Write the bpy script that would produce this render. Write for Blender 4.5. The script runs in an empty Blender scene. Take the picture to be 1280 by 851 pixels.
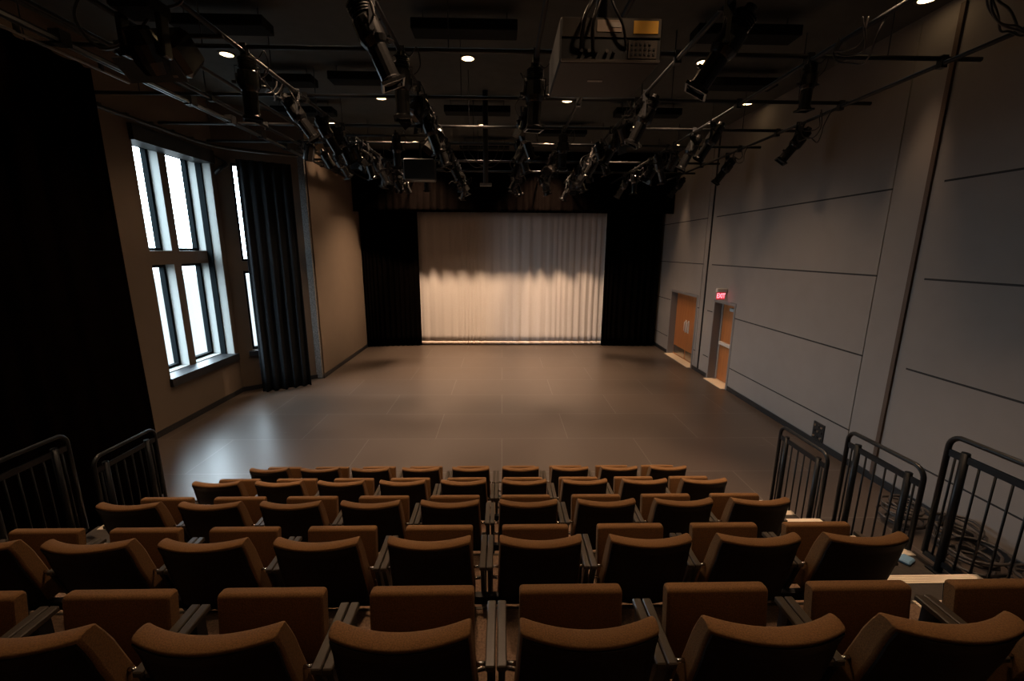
import bpy, math, random
from mathutils import Vector, Matrix
random.seed(7)
PI = math.pi
S = bpy.context.scene
COL = S.collection
R = math.radians

# ------------------------------------------------------------------ camera, world, exposure
cam_d = bpy.data.cameras.new('camera'); cam = bpy.data.objects.new('camera', cam_d); COL.objects.link(cam)
f, th, yw, ro = 532.0, .2083, .02394, .0061
cam_d.sensor_width = 36; cam_d.sensor_fit = 'HORIZONTAL'; cam_d.lens = f / 1280 * 36
cam_d.clip_start = .05; cam_d.clip_end = 100
F = Vector((math.sin(yw) * math.cos(th), math.cos(yw) * math.cos(th), -math.sin(th)))
Rt = Vector((math.cos(yw), -math.sin(yw), 0)); U = Rt.cross(F)
R2 = math.cos(ro) * Rt + math.sin(ro) * U; U2 = -math.sin(ro) * Rt + math.cos(ro) * U
m = Matrix((R2, U2, -F)).transposed().to_4x4(); m.translation = Vector((0, 0, 3.4))
cam.matrix_world = m
S.camera = cam
S.view_settings.view_transform = 'Standard'; S.view_settings.look = 'None'
S.view_settings.gamma = 1; S.view_settings.use_curve_mapping = False
S.view_settings.exposure = 0.0
SKY = 21.0            # daylight outside the windows
LAMP = 560.0          # warm downlights
w = bpy.data.worlds.new('world'); S.world = w; w.use_nodes = True
wt = w.node_tree; bg = wt.nodes['Background']; bg.inputs[1].default_value = SKY
# overcast sky above the horizon, much darker ground below it
_tc = wt.nodes.new('ShaderNodeTexCoord'); _sx = wt.nodes.new('ShaderNodeSeparateXYZ'); _rp = wt.nodes.new('ShaderNodeValToRGB')
wt.links.new(_tc.outputs['Generated'], _sx.inputs[0]); _mr = wt.nodes.new('ShaderNodeMapRange'); _mr.inputs[1].default_value = -1
wt.links.new(_sx.outputs['Z'], _mr.inputs[0]); wt.links.new(_mr.outputs[0], _rp.inputs[0]); wt.links.new(_rp.outputs[0], bg.inputs[0])
_rp.color_ramp.elements[0].position = .47; _rp.color_ramp.elements[0].color = (.05, .06, .065, 1)
_rp.color_ramp.elements[1].position = .54; _rp.color_ramp.elements[1].color = (.70, .88, 1, 1)
S.cycles.max_bounces = 6; S.cycles.diffuse_bounces = 4; S.cycles.glossy_bounces = 3
S.cycles.transparent_max_bounces = 8; S.cycles.sample_clamp_indirect = 3.0
S.cycles.caustics_reflective = False; S.cycles.caustics_refractive = False
S.cycles.use_denoising = True
def portal(name, loc, rot, sx, sy):
    d = bpy.data.lights.new(name, 'AREA'); d.shape = 'RECTANGLE'; d.size = sx; d.size_y = sy
    o = bpy.data.objects.new(name, d); o.location = loc; o.rotation_euler = rot; d.cycles.is_portal = True
    COL.objects.link(o)
portal('window_daylight', (-6.95, 8.95, 3.15), (0, -PI / 2, 0), 4.6, 2.1)
portal('window_daylight', (-5.97, 10.93, 3.15), (0, -PI / 2, R(-51)), 4.6, 1.0)

# ------------------------------------------------------------------ materials
MATS = {}
def mat(name, col, rough=.6, metal=0, spec=.5, noise=None, bump=None, emit=None, col2=None, sheen=0):
    if name in MATS: return MATS[name]
    M = bpy.data.materials.new(name); M.use_nodes = True; nt = M.node_tree; b = nt.nodes['Principled BSDF']
    b.inputs['Base Color'].default_value = (*col, 1); b.inputs['Roughness'].default_value = rough
    b.inputs['Metallic'].default_value = metal; b.inputs['Specular IOR Level'].default_value = spec
    if sheen: b.inputs['Sheen Weight'].default_value = sheen
    if noise:
        tc = nt.nodes.new('ShaderNodeTexCoord'); n = nt.nodes.new('ShaderNodeTexNoise')
        n.inputs['Scale'].default_value = noise; n.inputs['Detail'].default_value = 5
        nt.links.new(tc.outputs['Object'], n.inputs['Vector'])
        r = nt.nodes.new('ShaderNodeValToRGB'); nt.links.new(n.outputs[0], r.inputs[0])
        c2 = col2 or tuple(c * .6 for c in col)
        r.color_ramp.elements[0].position = .35; r.color_ramp.elements[1].position = .65
        r.color_ramp.elements[0].color = (*c2, 1); r.color_ramp.elements[1].color = (*col, 1)
        nt.links.new(r.outputs[0], b.inputs['Base Color'])
        if bump:
            bp = nt.nodes.new('ShaderNodeBump'); bp.inputs['Strength'].default_value = bump; bp.inputs['Distance'].default_value = .005
            nt.links.new(n.outputs[0], bp.inputs['Height']); nt.links.new(bp.outputs[0], b.inputs['Normal'])
    if emit:
        b.inputs['Emission Color'].default_value = (*emit[0], 1); b.inputs['Emission Strength'].default_value = emit[1]
    MATS[name] = M
    return M
PAINT = mat('grey_wall_paint', (.245, .220, .205), .75, noise=3, col2=(.235, .21, .195))
PAINTB = mat('taupe_wall_paint', (.14, .104, .075), .75, noise=3, col2=(.132, .098, .070))
CEIL = mat('grey_ceiling_paint', (.065, .07, .066), .85, noise=4, col2=(.055, .06, .056))
CLOUD = mat('dark_acoustic_panel', (.006, .007, .007), .9, noise=60, spec=.2)
BLACKP = mat('black_paint', (.010, .011, .012), .45)
RUBBER = mat('black_rubber_base', (.008, .009, .011), .5)
GROOVE = mat('dark_groove', (.012, .010, .010), .7)
JOINT = mat('brown_joint_strip', (.075, .045, .03), .6)
VELVET = mat('black_velour', (.0026, .0019, .0017), .95, noise=9, spec=0)
NAVY = mat('blue_black_velour', (.006, .009, .0125), .85, noise=9, spec=.3)
SCRIM = mat('white_muslin', (.62, .59, .58), .9, noise=30, col2=(.59, .56, .55))
SCRIMH = mat('white_muslin_hem', (.68, .6, .54), .9)
FABRIC = mat('brown_seat_fabric', (.195, .094, .029), .95, noise=200, col2=(.12, .056, .017), bump=.25)
SHELL = mat('dark_seat_shell', (.0035, .002, .0018), .7, spec=.25)
ARM = mat('grey_armrest', (.055, .044, .033), .34, noise=400, col2=(.045, .037, .028))
STEEL = mat('black_steel', (.012, .013, .016), .38)
RAIL = mat('rail_black_steel', (.0055, .007, .009), .42, spec=.35)
PIN = mat('bright_steel', (.5, .46, .42), .25, metal=1)
ALU = mat('ridged_nosing', (.80, .70, .58), .5)
CARPET = mat('brown_carpet', (.24, .15, .095), .95, noise=90, col2=(.13, .08, .05), bump=.4)
DECK = mat('dark_deck_side', (.03, .022, .018), .8)
AISLE = mat('dark_aisle_deck', (.03, .022, .016), .75, noise=30)
WOOD = mat('door_wood', (.42, .16, .05), .4)
THRESH = mat('pale_threshold', (.72, .58, .42), .6)
FRAME = mat('grey_door_frame', (.20, .19, .19), .45)
FRAMED = mat('dark_window_frame', (.004, .006, .007), .9, spec=.05)
REVEAL = mat('white_reveal', (.30, .31, .30), .9, spec=.1)
LAMPBODY = mat('fixture_black', (.006, .006, .0065), .25)
LENSRIM = mat('lens_glass', (.35, .36, .38), .12, metal=.6)
CABLE = mat('black_cable', (.012, .010, .010), .35)
BLUE = mat('blue_tape', (.02, .05, .45), .5)
PIPE = mat('dark_pipe', (.006, .006, .007), .5, spec=.35)
PIPEB = mat('galvanised_track', (.42, .45, .48), .3, metal=.9)
ORANGE = mat('orange_sticker', (1, .55, .06), .6)
CREAM = mat('cream_label', (.45, .35, .28), .6)
GREYP = mat('projector_grey', (.010, .0093, .0088), .6, spec=.3)
BLUEREFL = mat('pale_blue_reflection', (.16, .30, .46), .35)  # reflected floor light put into the colour of a small block
GLOW = mat('downlight_glow', (1, .8, .5), .5, emit=((1, .66, .33), 9))
GLOWC = mat('downlight_trim', (.08, .07, .06), .4)
RED = mat('red_letters', (1, .2, .25), .5, emit=((1, .16, .2), 3.5))
REDF = mat('exit_face', (.4, .04, .05), .4, emit=((1, .02, .04), .22))
WHITEP = mat('white_plastic', (.55, .5, .46), .4)

def glass():
    M = bpy.data.materials.new('window_glass'); M.use_nodes = True; nt = M.node_tree; nt.nodes.clear()
    o = nt.nodes.new('ShaderNodeOutputMaterial'); mx = nt.nodes.new('ShaderNodeMixShader')
    t = nt.nodes.new('ShaderNodeBsdfTransparent'); g = nt.nodes.new('ShaderNodeBsdfGlossy'); g.inputs['Roughness'].default_value = .02
    mx.inputs[0].default_value = .04; nt.links.new(t.outputs[0], mx.inputs[1]); nt.links.new(g.outputs[0], mx.inputs[2])
    nt.links.new(mx.outputs[0], o.inputs[0]); return M
GLASS = glass()

def floor_mat():
    M = bpy.data.materials.new('stage_floor'); M.use_nodes = True; nt = M.node_tree; b = nt.nodes['Principled BSDF']
    N = nt.nodes.new; L = nt.links.new
    tc = N('ShaderNodeTexCoord')
    mp = N('ShaderNodeMapping'); L(tc.outputs['Object'], mp.inputs[0])
    br = N('ShaderNodeTexBrick'); br.offset = .5; br.inputs['Scale'].default_value = 1
    br.inputs['Brick Width'].default_value = 2.44; br.inputs['Row Height'].default_value = 1.22
    br.inputs['Mortar Size'].default_value = .009; br.inputs['Mortar Smooth'].default_value = .3
    br.inputs['Color1'].default_value = (.068, .051, .041, 1); br.inputs['Color2'].default_value = (.082, .062, .050, 1)
    br.inputs['Mortar'].default_value = (.15, .135, .12, 1)
    L(mp.outputs[0], br.inputs[0])
    n = N('ShaderNodeTexNoise'); n.inputs['Scale'].default_value = .9; n.inputs['Detail'].default_value = 8; n.inputs['Roughness'].default_value = .7
    L(tc.outputs['Object'], n.inputs['Vector'])
    # scuffs: stretched noise
    mp2 = N('ShaderNodeMapping'); mp2.inputs['Scale'].default_value = (1.0, 22, 1); mp2.inputs['Rotation'].default_value = (0, 0, .25)
    L(tc.outputs['Object'], mp2.inputs[0])
    n2 = N('ShaderNodeTexNoise'); n2.inputs['Scale'].default_value = 1.6; n2.inputs['Detail'].default_value = 10
    L(mp2.outputs[0], n2.inputs['Vector'])
    r2 = N('ShaderNodeValToRGB'); r2.color_ramp.elements[0].position = .70; r2.color_ramp.elements[1].position = .74
    L(n2.outputs[0], r2.inputs[0])
    mx = N('ShaderNodeMix'); mx.data_type = 'RGBA'; mx.blend_type = 'MULTIPLY'; mx.inputs[0].default_value = .3
    L(br.outputs[0], mx.inputs[6]); L(n.outputs[0], mx.inputs[7])
    ad = N('ShaderNodeMix'); ad.data_type = 'RGBA'; ad.inputs[7].default_value = (.17, .16, .15, 1)
    sc = N('ShaderNodeMath'); sc.operation = 'MULTIPLY'; sc.inputs[1].default_value = .45
    L(r2.outputs[0], sc.inputs[0]); L(sc.outputs[0], ad.inputs[0]); L(mx.outputs[2], ad.inputs[6])
    L(ad.outputs[2], b.inputs['Base Color'])
    rr = N('ShaderNodeMapRange'); rr.inputs[3].default_value = .29; rr.inputs[4].default_value = .40
    L(n.outputs[0], rr.inputs[0]); L(rr.outputs[0], b.inputs['Roughness'])
    b.inputs['Specular IOR Level'].default_value = .9
    return M
FLOOR = floor_mat()

def wood_grain():
    nt = WOOD.node_tree; b = nt.nodes['Principled BSDF']; N = nt.nodes.new; L = nt.links.new
    tc = N('ShaderNodeTexCoord'); mp = N('ShaderNodeMapping'); mp.inputs['Scale'].default_value = (9, 9, .8)
    n = N('ShaderNodeTexNoise'); n.inputs['Scale'].default_value = 2; n.inputs['Detail'].default_value = 6
    r = N('ShaderNodeValToRGB'); r.color_ramp.elements[0].color = (.28, .09, .028, 1); r.color_ramp.elements[1].color = (.50, .20, .065, 1)
    L(tc.outputs['Object'], mp.inputs[0]); L(mp.outputs[0], n.inputs['Vector']); L(n.outputs[0], r.inputs[0]); L(r.outputs[0], b.inputs['Base Color'])
wood_grain()

# ------------------------------------------------------------------ mesh helpers
class MB:
    def __init__(s): s.v = []; s.f = []; s.sm = []; s.mi = []
    def add(s, vs, fs, smooth=False, mi=0):
        n = len(s.v); s.v += [tuple(v) for v in vs]; s.f += [tuple(i + n for i in q) for q in fs]
        s.sm += [smooth] * len(fs); s.mi += [mi] * len(fs); return s
    def box(s, x0, x1, y0, y1, z0, z1, bev=0, M=None, mi=0):
        if x0 > x1: x0, x1 = x1, x0
        if y0 > y1: y0, y1 = y1, y0
        if z0 > z1: z0, z1 = z1, z0
        if bev:
            b = min(bev, (x1 - x0) / 2.01, (y1 - y0) / 2.01, (z1 - z0) / 2.01)
            vs = []
            X = (x0, x1); Y = (y0, y1); Z = (z0, z1)
            idx = {}
            for i in (0, 1):
                for j in (0, 1):
                    for k in (0, 1):
                        sx, sy, sz = (1 - 2 * i), (1 - 2 * j), (1 - 2 * k)
                        idx[i, j, k, 'x'] = len(vs); vs.append((X[i], Y[j] + sy * b, Z[k] + sz * b))
                        idx[i, j, k, 'y'] = len(vs); vs.append((X[i] + sx * b, Y[j], Z[k] + sz * b))
                        idx[i, j, k, 'z'] = len(vs); vs.append((X[i] + sx * b, Y[j] + sy * b, Z[k]))
            fs = []
            ring = [(0, 0), (1, 0), (1, 1), (0, 1)]
            for i in (0, 1):
                q = [idx[i, j, k, 'x'] for j, k in ring]; fs.append(q if i else q[::-1])
                q = [idx[j, i, k, 'y'] for j, k in ring]; fs.append(q[::-1] if i else q)
                q = [idx[j, k, i, 'z'] for j, k in ring]; fs.append(q if i else q[::-1])
            for i in (0, 1):
                for j in (0, 1):
                    q = [idx[i, j, 0, 'x'], idx[i, j, 1, 'x'], idx[i, j, 1, 'y'], idx[i, j, 0, 'y']]; fs.append(q if (i + j) % 2 else q[::-1])
                    q = [idx[i, 0, j, 'x'], idx[i, 1, j, 'x'], idx[i, 1, j, 'z'], idx[i, 0, j, 'z']]; fs.append(q[::-1] if (i + j) % 2 else q)
                    q = [idx[0, i, j, 'y'], idx[1, i, j, 'y'], idx[1, i, j, 'z'], idx[0, i, j, 'z']]; fs.append(q if (i + j) % 2 else q[::-1])
            for i in (0, 1):
                for j in (0, 1):
                    for k in (0, 1):
                        q = [idx[i, j, k, c] for c in 'xyz']; fs.append(q[::-1] if (i + j + k) % 2 == 0 else q)
        else:
            vs = [(x, y, z) for x in (x0, x1) for y in (y0, y1) for z in (z0, z1)]
            fs = [(0, 1, 3, 2), (4, 6, 7, 5), (0, 4, 5, 1), (2, 3, 7, 6), (0, 2, 6, 4), (1, 5, 7, 3)]
        if M is not None: vs = [M @ Vector(v) for v in vs]
        return s.add(vs, fs, mi=mi)
    def tube(s, pts, r, n=8, cap=True, mi=0, smooth=True):
        P = [Vector(p) for p in pts]; rr = r if isinstance(r, (list, tuple)) else [r] * len(P)
        vs = []; fs = []; u = None
        for i, p in enumerate(P):
            t = (P[min(i + 1, len(P) - 1)] - P[max(i - 1, 0)])
            if t.length < 1e-9: t = Vector((0, 0, 1))
            t.normalize()
            if u is None:
                a = Vector((0, 0, 1)) if abs(t.z) < .9 else Vector((1, 0, 0)); u = t.cross(a).normalized()
            else:
                u = (u - t * u.dot(t)); u = u.normalized() if u.length > 1e-6 else t.orthogonal().normalized()
            b = t.cross(u)
            for k in range(n):
                a = 2 * PI * k / n; vs.append(p + rr[i] * (math.cos(a) * u + math.sin(a) * b))
        for i in range(len(P) - 1):
            for k in range(n):
                a, b2 = i * n + k, i * n + (k + 1) % n
                fs.append((a, b2, b2 + n, a + n))
        s.add(vs, fs, smooth, mi)
        if cap:
            n0 = len(s.v) - len(vs)
            s.f.append(tuple(n0 + k for k in range(n))[::-1]); s.f.append(tuple(n0 + (len(P) - 1) * n + k for k in range(n)))
            s.sm += [False] * 2; s.mi += [mi] * 2
        return s
    def lathe(s, prof, n=16, axis='z', M=None, mi=0, smooth=False):
        vs = []
        for r, h in prof:
            for k in range(n):
                a = 2 * PI * k / n; c, d = r * math.cos(a), r * math.sin(a)
                vs.append({'z': (c, d, h), 'y': (c, h, d), 'x': (h, c, d)}[axis])
        if M is not None: vs = [M @ Vector(v) for v in vs]
        fs = [(i * n + k, i * n + (k + 1) % n, (i + 1) * n + (k + 1) % n, (i + 1) * n + k) for i in range(len(prof) - 1) for k in range(n)]
        return s.add(vs, fs, smooth, mi)
    def build(s, name, m, parent=None, loc=None, rot=None):
        me = bpy.data.meshes.new(name); me.from_pydata(s.v, [], s.f)
        for x in (m if isinstance(m, (list, tuple)) else [m]): me.materials.append(x)
        me.polygons.foreach_set('use_smooth', s.sm); me.polygons.foreach_set('material_index', s.mi); me.update()
        o = bpy.data.objects.new(name, me); COL.objects.link(o)
        if parent: o.parent = parent
        if loc: o.location = loc
        if rot: o.rotation_euler = rot
        return o
def empty(name, loc=(0, 0, 0), rz=0):
    o = bpy.data.objects.new(name, None); o.location = loc; o.rotation_euler = (0, 0, rz); o.empty_display_size = .1
    COL.objects.link(o); return o
def tag(o, label, cat, group=None, kind=None):
    o['label'] = label; o['category'] = cat
    if group: o['group'] = group
    if kind: o['kind'] = kind
    return o
def struct(o): o['kind'] = 'structure'; return o
def kids(o): return [c for c in bpy.data.objects if c.parent == o]
CH = {}
def copy_tree(o, parent=None):
    c = o.copy(); COL.objects.link(c); c.parent = parent
    if parent is None: c.parent = None
    for ch in list(CH.get(o.name) or kids(o)): copy_tree(ch, c)
    return c

# ------------------------------------------------------------------ structure
XR, XL, YB, ZC = 5.65, -6.3, 15.6, 6.5
struct(MB().box(-7.2, 6.6, -3, 16.4, -.2, 0).build('floor', FLOOR))
struct(MB().box(-7.2, 6.6, -3, 16.4, ZC, ZC + .2).build('ceiling', CEIL))
struct(MB().box(-7.2, 6.6, YB, YB + .3, 0, ZC).build('wall_back', PAINTB))
struct(MB().box(-7.2, 6.6, -3, -2.7, 0, ZC).build('wall_rear', BLACKP))
# left wall with the recessed window opening
W0, W1, WZ0, WZ1 = 7.92, 9.92, .97, 5.45
b = MB()
b.box(-6.9, XL, -2.7, W0, 0, ZC); b.box(-6.9, XL, W1, 10.07, 0, ZC)
b.box(-6.9, XL, W0, W1, 0, WZ0); b.box(-6.9, XL, W0, W1, WZ1, ZC)
struct(b.build('wall_left', PAINTB))
# angled wall carrying the second window
P0 = Vector((-6.3, 10.05, 0)); P1 = Vector((-4.92, 11.17, 0)); AL = (P1 - P0).length
AM = Matrix.Translation(P0) @ Matrix.Rotation(math.atan2(P1.y - P0.y, P1.x - P0.x), 4, 'Z')
A0, A1 = .29, 1.25
b = MB()
b.box(-.08, A0, 0, .45, 0, ZC, M=AM); b.box(A1, AL + .05, 0, .45, 0, ZC, M=AM)
b.box(A0, A1, 0, .45, 0, WZ0, M=AM); b.box(A0, A1, 0, .45, 5.35, ZC, M=AM)
struct(b.build('wall_angled', PAINTB))
struct(MB().box(-5.12, -4.8, 11.2, YB, 0, ZC).build('wall_left_stage', PAINTB))
struct(MB().box(-5.0, -4.83, 11.12, 11.2, .02, 5.75).build('trim_1', mat('pale_block_end', (.22, .21, .2), .85, noise=40, col2=(.09, .085, .08))))
# right wall with two door recesses
D1, D2, DZ = (12.16, 14.03), (10.13, 11.12), 2.12
b = MB()
ys = [-2.7, D2[0], D2[1], D1[0], D1[1], YB]
for i in range(5):
    b.box(XR, XR + .9, ys[i], ys[i + 1], DZ if i in (1, 3) else 0, ZC)
for (y0, y1), dx in ((D1, .24), (D2, .27)): b.box(XR + dx, XR + .9, y0, y1, 0, DZ)
struct(b.build('wall_right', PAINT))
# flush acoustic boards with dark horizontal reveals
def board(y0, y1, holes=()):
    b = MB(); g = MB()
    zs = [.12, .575, 1.82, 3.06, 4.3, 6.45]
    for i in range(5):
        segs = [(y0, y1)]
        for (h0, h1, hz) in holes:
            ns = []
            for a, c in segs:
                if zs[i] < hz and h0 < c and h1 > a:
                    if a < h0: ns.append((a, h0))
                    if c > h1: ns.append((h1, c))
                    if hz < zs[i + 1]: b.box(XR - .012, XR, max(a, h0), min(c, h1), hz, zs[i + 1] - .013)
                else: ns.append((a, c))
            segs = ns
        for a, c in segs:
            b.box(XR - .012, XR, a, c, zs[i] + .013, zs[i + 1] - .013)
            if i: g.box(XR - .008, XR + .001, a, c, zs[i] - .013, zs[i] + .013)
    o = struct(b.build('wall_right_board', PAINT)); struct(g.build('trim_%d' % next(TN), GROOVE))
import itertools
TN = itertools.count(2)
board(-2, 5.61); board(6.35, 11.5, [(D2[0] - .06, D2[1] + .06, DZ + .06)]); board(12.0, 15.55, [(D1[0] - .06, D1[1] + .06, DZ + .06)])
for i, o in enumerate([o for o in bpy.data.objects if o.name.startswith('wall_right_board')]): o.name = 'wall_right_board_%d' % (i + 1)
struct(MB().box(XR - .03, XR + .01, 5.77, 5.83, .1, 6.4).build('trim_%d' % next(TN), JOINT))
struct(MB().box(XR - .03, XR + .01, 11.70, 11.735, .1, 6.4).build('trim_%d' % next(TN), GROOVE))
# baseboards
b = MB()
for y0, y1 in ((-2.7, D2[0] - .05), (D2[1] + .05, D1[0] - .05), (D1[1] + .05, YB)): b.box(XR - .018, XR + .001, y0, y1, 0, .11)
struct(b.build('baseboard_right', RUBBER))
struct(MB().box(XL - .001, XL + .018, -2.7, 10.05, 0, .11).build('baseboard_left', RUBBER))
struct(MB().box(0, AL, -.018, .001, 0, .11, M=AM).build('baseboard_angled', RUBBER))
struct(MB().box(-4.801, -4.782, 11.13, YB, 0, .11).build('baseboard_stage_left', RUBBER))

# windows
def bx(name, m, par, *a, **k): return MB().box(*a, **k).build(name, m, par)
def window(name, M, y0, y1, xs, cols, zrows, depth, glassd):
    """local: u along wall, v into wall (+), z up"""
    root = empty(name); struct(root)
    d0 = depth; d1 = glassd
    # masonry mullions between the openings, wall coloured
    mb = MB()
    us = [xs[0]] + [c for cc in cols for c in cc] + [xs[1]]
    for i in range(0, len(us), 2): 
        if us[i + 1] - us[i] > .01: mb.box(us[i], us[i + 1], d0, d1 + .03, y0, y1, M=M)
    zz = [y0] + [c for r_ in zrows for c in r_] + [y1]
    for i in range(0, len(zz), 2):
        if zz[i + 1] - zz[i] > .01:
            for c in cols: mb.box(c[0], c[1], d0, d1 + .03, zz[i], zz[i + 1], M=M)
    mb.build('mullion', PAINTB, root)
    for c in cols:
        for z0, z1 in zrows:
            rv = MB()   # pale plastered reveals
            rv.box(c[1] - .006, c[1] - .001, d0 + .004, d1, z0, z1, M=M); rv.box(c[0] + .001, c[0] + .006, d0 + .004, d1, z0, z1, M=M)
            rv.box(c[0], c[1], d0 + .004, d1, z0, z0 + .005, M=M)
            rv.build('reveal', REVEAL, root)
            fr = MB(); t = .06
            fr.box(c[0] + .007, c[0] + t, d1 - .10, d1, z0, z1, M=M); fr.box(c[1] - t, c[1] - .007, d1 - .10, d1, z0, z1, M=M)
            fr.box(c[0] + t, c[1] - t, d1 - .10, d1, z0 + .006, z0 + t, M=M); fr.box(c[0] + t, c[1] - t, d1 - .10, d1, z1 - t, z1, M=M)
            fo = fr.build('window_frame', FRAMED, root)
            MB().box(c[0] + t, c[1] - t, d1 - .03, d1 - .026, z0 + t, z1 - t, M=M).build('pane', GLASS, fo)
    return root
LM = Matrix.Translation((XL, 0, 0)) @ Matrix.Rotation(PI / 2, 4, 'Z')   # u -> +y, v -> -x
wn = window('window_1', LM, WZ0, WZ1, (W0, W1), [(7.98, 8.86), (9.05, 9.9)], [(.99, 3.09), (3.35, 5.32)], .3, .58)
bx('reveal', REVEAL, wn, XL - .2, XL - .01, W1 - .012, W1 - .002, WZ0, 5.2)
bx('shade_guide', FRAMED, wn, XL - .31, XL - .19, W1 - .04, W1 - .002, WZ0, 5.2)
bx('shade_guide', FRAMED, wn, XL - .3, XL - .2, W0 + .002, W0 + .03, WZ0, 5.2)
bx('sill', RUBBER, wn, XL - .3, XL + .06, W0 - .04, W1 + .06, .82, WZ0 + .01)
bx('roller_shade_box', BLACKP, wn, XL - .3, XL + .08, W0 - .04, W1 + .04, 5.2, 5.46)
wn = window('window_2', AM, WZ0, 5.35, (A0, A1), [(A0 + .005, A1 - .005)], [(.99, 2.89), (3.11, 5.3)], .04, .2)
bx('sill', RUBBER, wn, A0 - .08, A1 + .05, -.06, .2, .86, WZ0 + .01, M=AM)

# doors
def doorframe(y0, y1, dx, root):
    mb = MB(); t = .05
    mb.box(XR - .02, XR + dx, y0 - .005, y0 + .02, 0, DZ); mb.box(XR - .02, XR + dx, y1 - .02, y1 + .005, 0, DZ)
    mb.box(XR - .02, XR + dx, y0, y1, DZ - .02, DZ + .005)
    mb.box(XR - .02, XR - .001, y0 - t, y0, 0, DZ + t); mb.box(XR - .02, XR - .001, y1, y1 + t, 0, DZ + t); mb.box(XR - .02, XR - .001, y0, y1, DZ, DZ + t)
    mb.build('door_frame', FRAME, root)
    bx('threshold', THRESH, root, XR - .12, XR + dx, y0 + .02, y1 - .02, 0, .012)
def leaf(y0, y1, x, root, plate=True):
    lf = bx('door_leaf', WOOD, root, x, x + .045, y0, y1, .02, DZ - .03)
    if plate: bx('kick_plate', PIN, lf, x - .004, x, y0 + .03, y1 - .03, .05, .32)
    return lf
dr = struct(empty('door_1')); doorframe(*D1, .24, dr)
mid = (D1[0] + D1[1]) / 2
for y0, y1, s in ((D1[0] + .025, mid - .003, 1), (mid + .003, D1[1] - .025, -1)):
    lf = leaf(y0, y1, XR + .185, dr); yy = (y1 - .09) if s == 1 else (y0 + .09)
    hb = MB(); hb.box(XR + .177, XR + .185, yy - .045, yy + .045, .88, 1.28); hb.tube([(XR + .178, yy, .92), (XR + .13, yy, .94), (XR + .13, yy, 1.22), (XR + .178, yy, 1.24)], .012)
    hb.build('door_handle', mat('satin_plate', (.75, .7, .65), .35, metal=.4), lf)
dr = struct(empty('door_2')); doorframe(*D2, .27, dr)
lf = leaf(D2[0] + .025, D2[1] - .06, XR + .215, dr, False)
bx('push_bar', WHITEP, lf, XR + .15, XR + .215, D2[0] + .08, D2[1] - .1, .98, 1.07, bev=.01)
bx('door_closer', mat('closer_grey', (.35, .42, .46), .4), lf, XR + .13, XR + .215, D2[0] + .12, D2[1] - .5, 1.92, 2.0, bev=.01)
bx('door_jamb_strip', WHITEP, dr, XR + .19, XR + .22, D2[1] - .05, D2[1] - .025, .02, DZ - .03)

# exit sign hung square to the wall above the second door
ex = tag(empty('exit_sign', (5.5, 10.55, 2.3)), 'small red lit exit sign over the narrow door', 'exit sign')
bx('mounting_box', WHITEP, ex, -.16, .15, -.04, .06, .13, .24, bev=.01)
bx('sign_face', REDF, ex, -.15, .10, -.012, .012, -.09, .13)
fc = bpy.data.curves.new('letters', 'FONT'); fc.body = 'EXIT'; fc.size = .17; fc.align_x = 'CENTER'; fc.align_y = 'CENTER'; fc.extrude = .003; fc.offset = .004
fo = bpy.data.objects.new('letters', fc); COL.objects.link(fo); fo.parent = ex; fo.location = (-.025, -.016, .02); fo.rotation_euler = (PI / 2, 0, 0); fo.scale = (.72, 1.15, 1)
fc.materials.append(RED); ex.scale = (.84,) * 3
bpy.context.view_layer.update()
lm_ = bpy.data.meshes.new_from_object(fo.evaluated_get(bpy.context.evaluated_depsgraph_get()))
lt = bpy.data.objects.new('letters', lm_); COL.objects.link(lt); lt.parent = ex; lt.location = fo.location; lt.rotation_euler = fo.rotation_euler; lt.scale = fo.scale
bpy.data.objects.remove(fo)

# floor box on the right wall
pb = tag(empty('wall_connector_panel', (XR - .001, 6.95, .28)), 'black connector panel low on the grey wall behind the railings', 'connector panel')
bx('plate', BLACKP, pb, -.03, 0, -.13, .13, -.16, .16, bev=.005)
for i in range(3):
    for j in range(3):
        MB().lathe([(0, -.045), (.022, -.045), (.026, -.03), (.03, -.03)], 10, 'x').build('socket', STEEL if (i + j) % 2 else PIN, pb, loc=(0, -.08 + .08 * i, -.1 + .1 * j))

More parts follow.
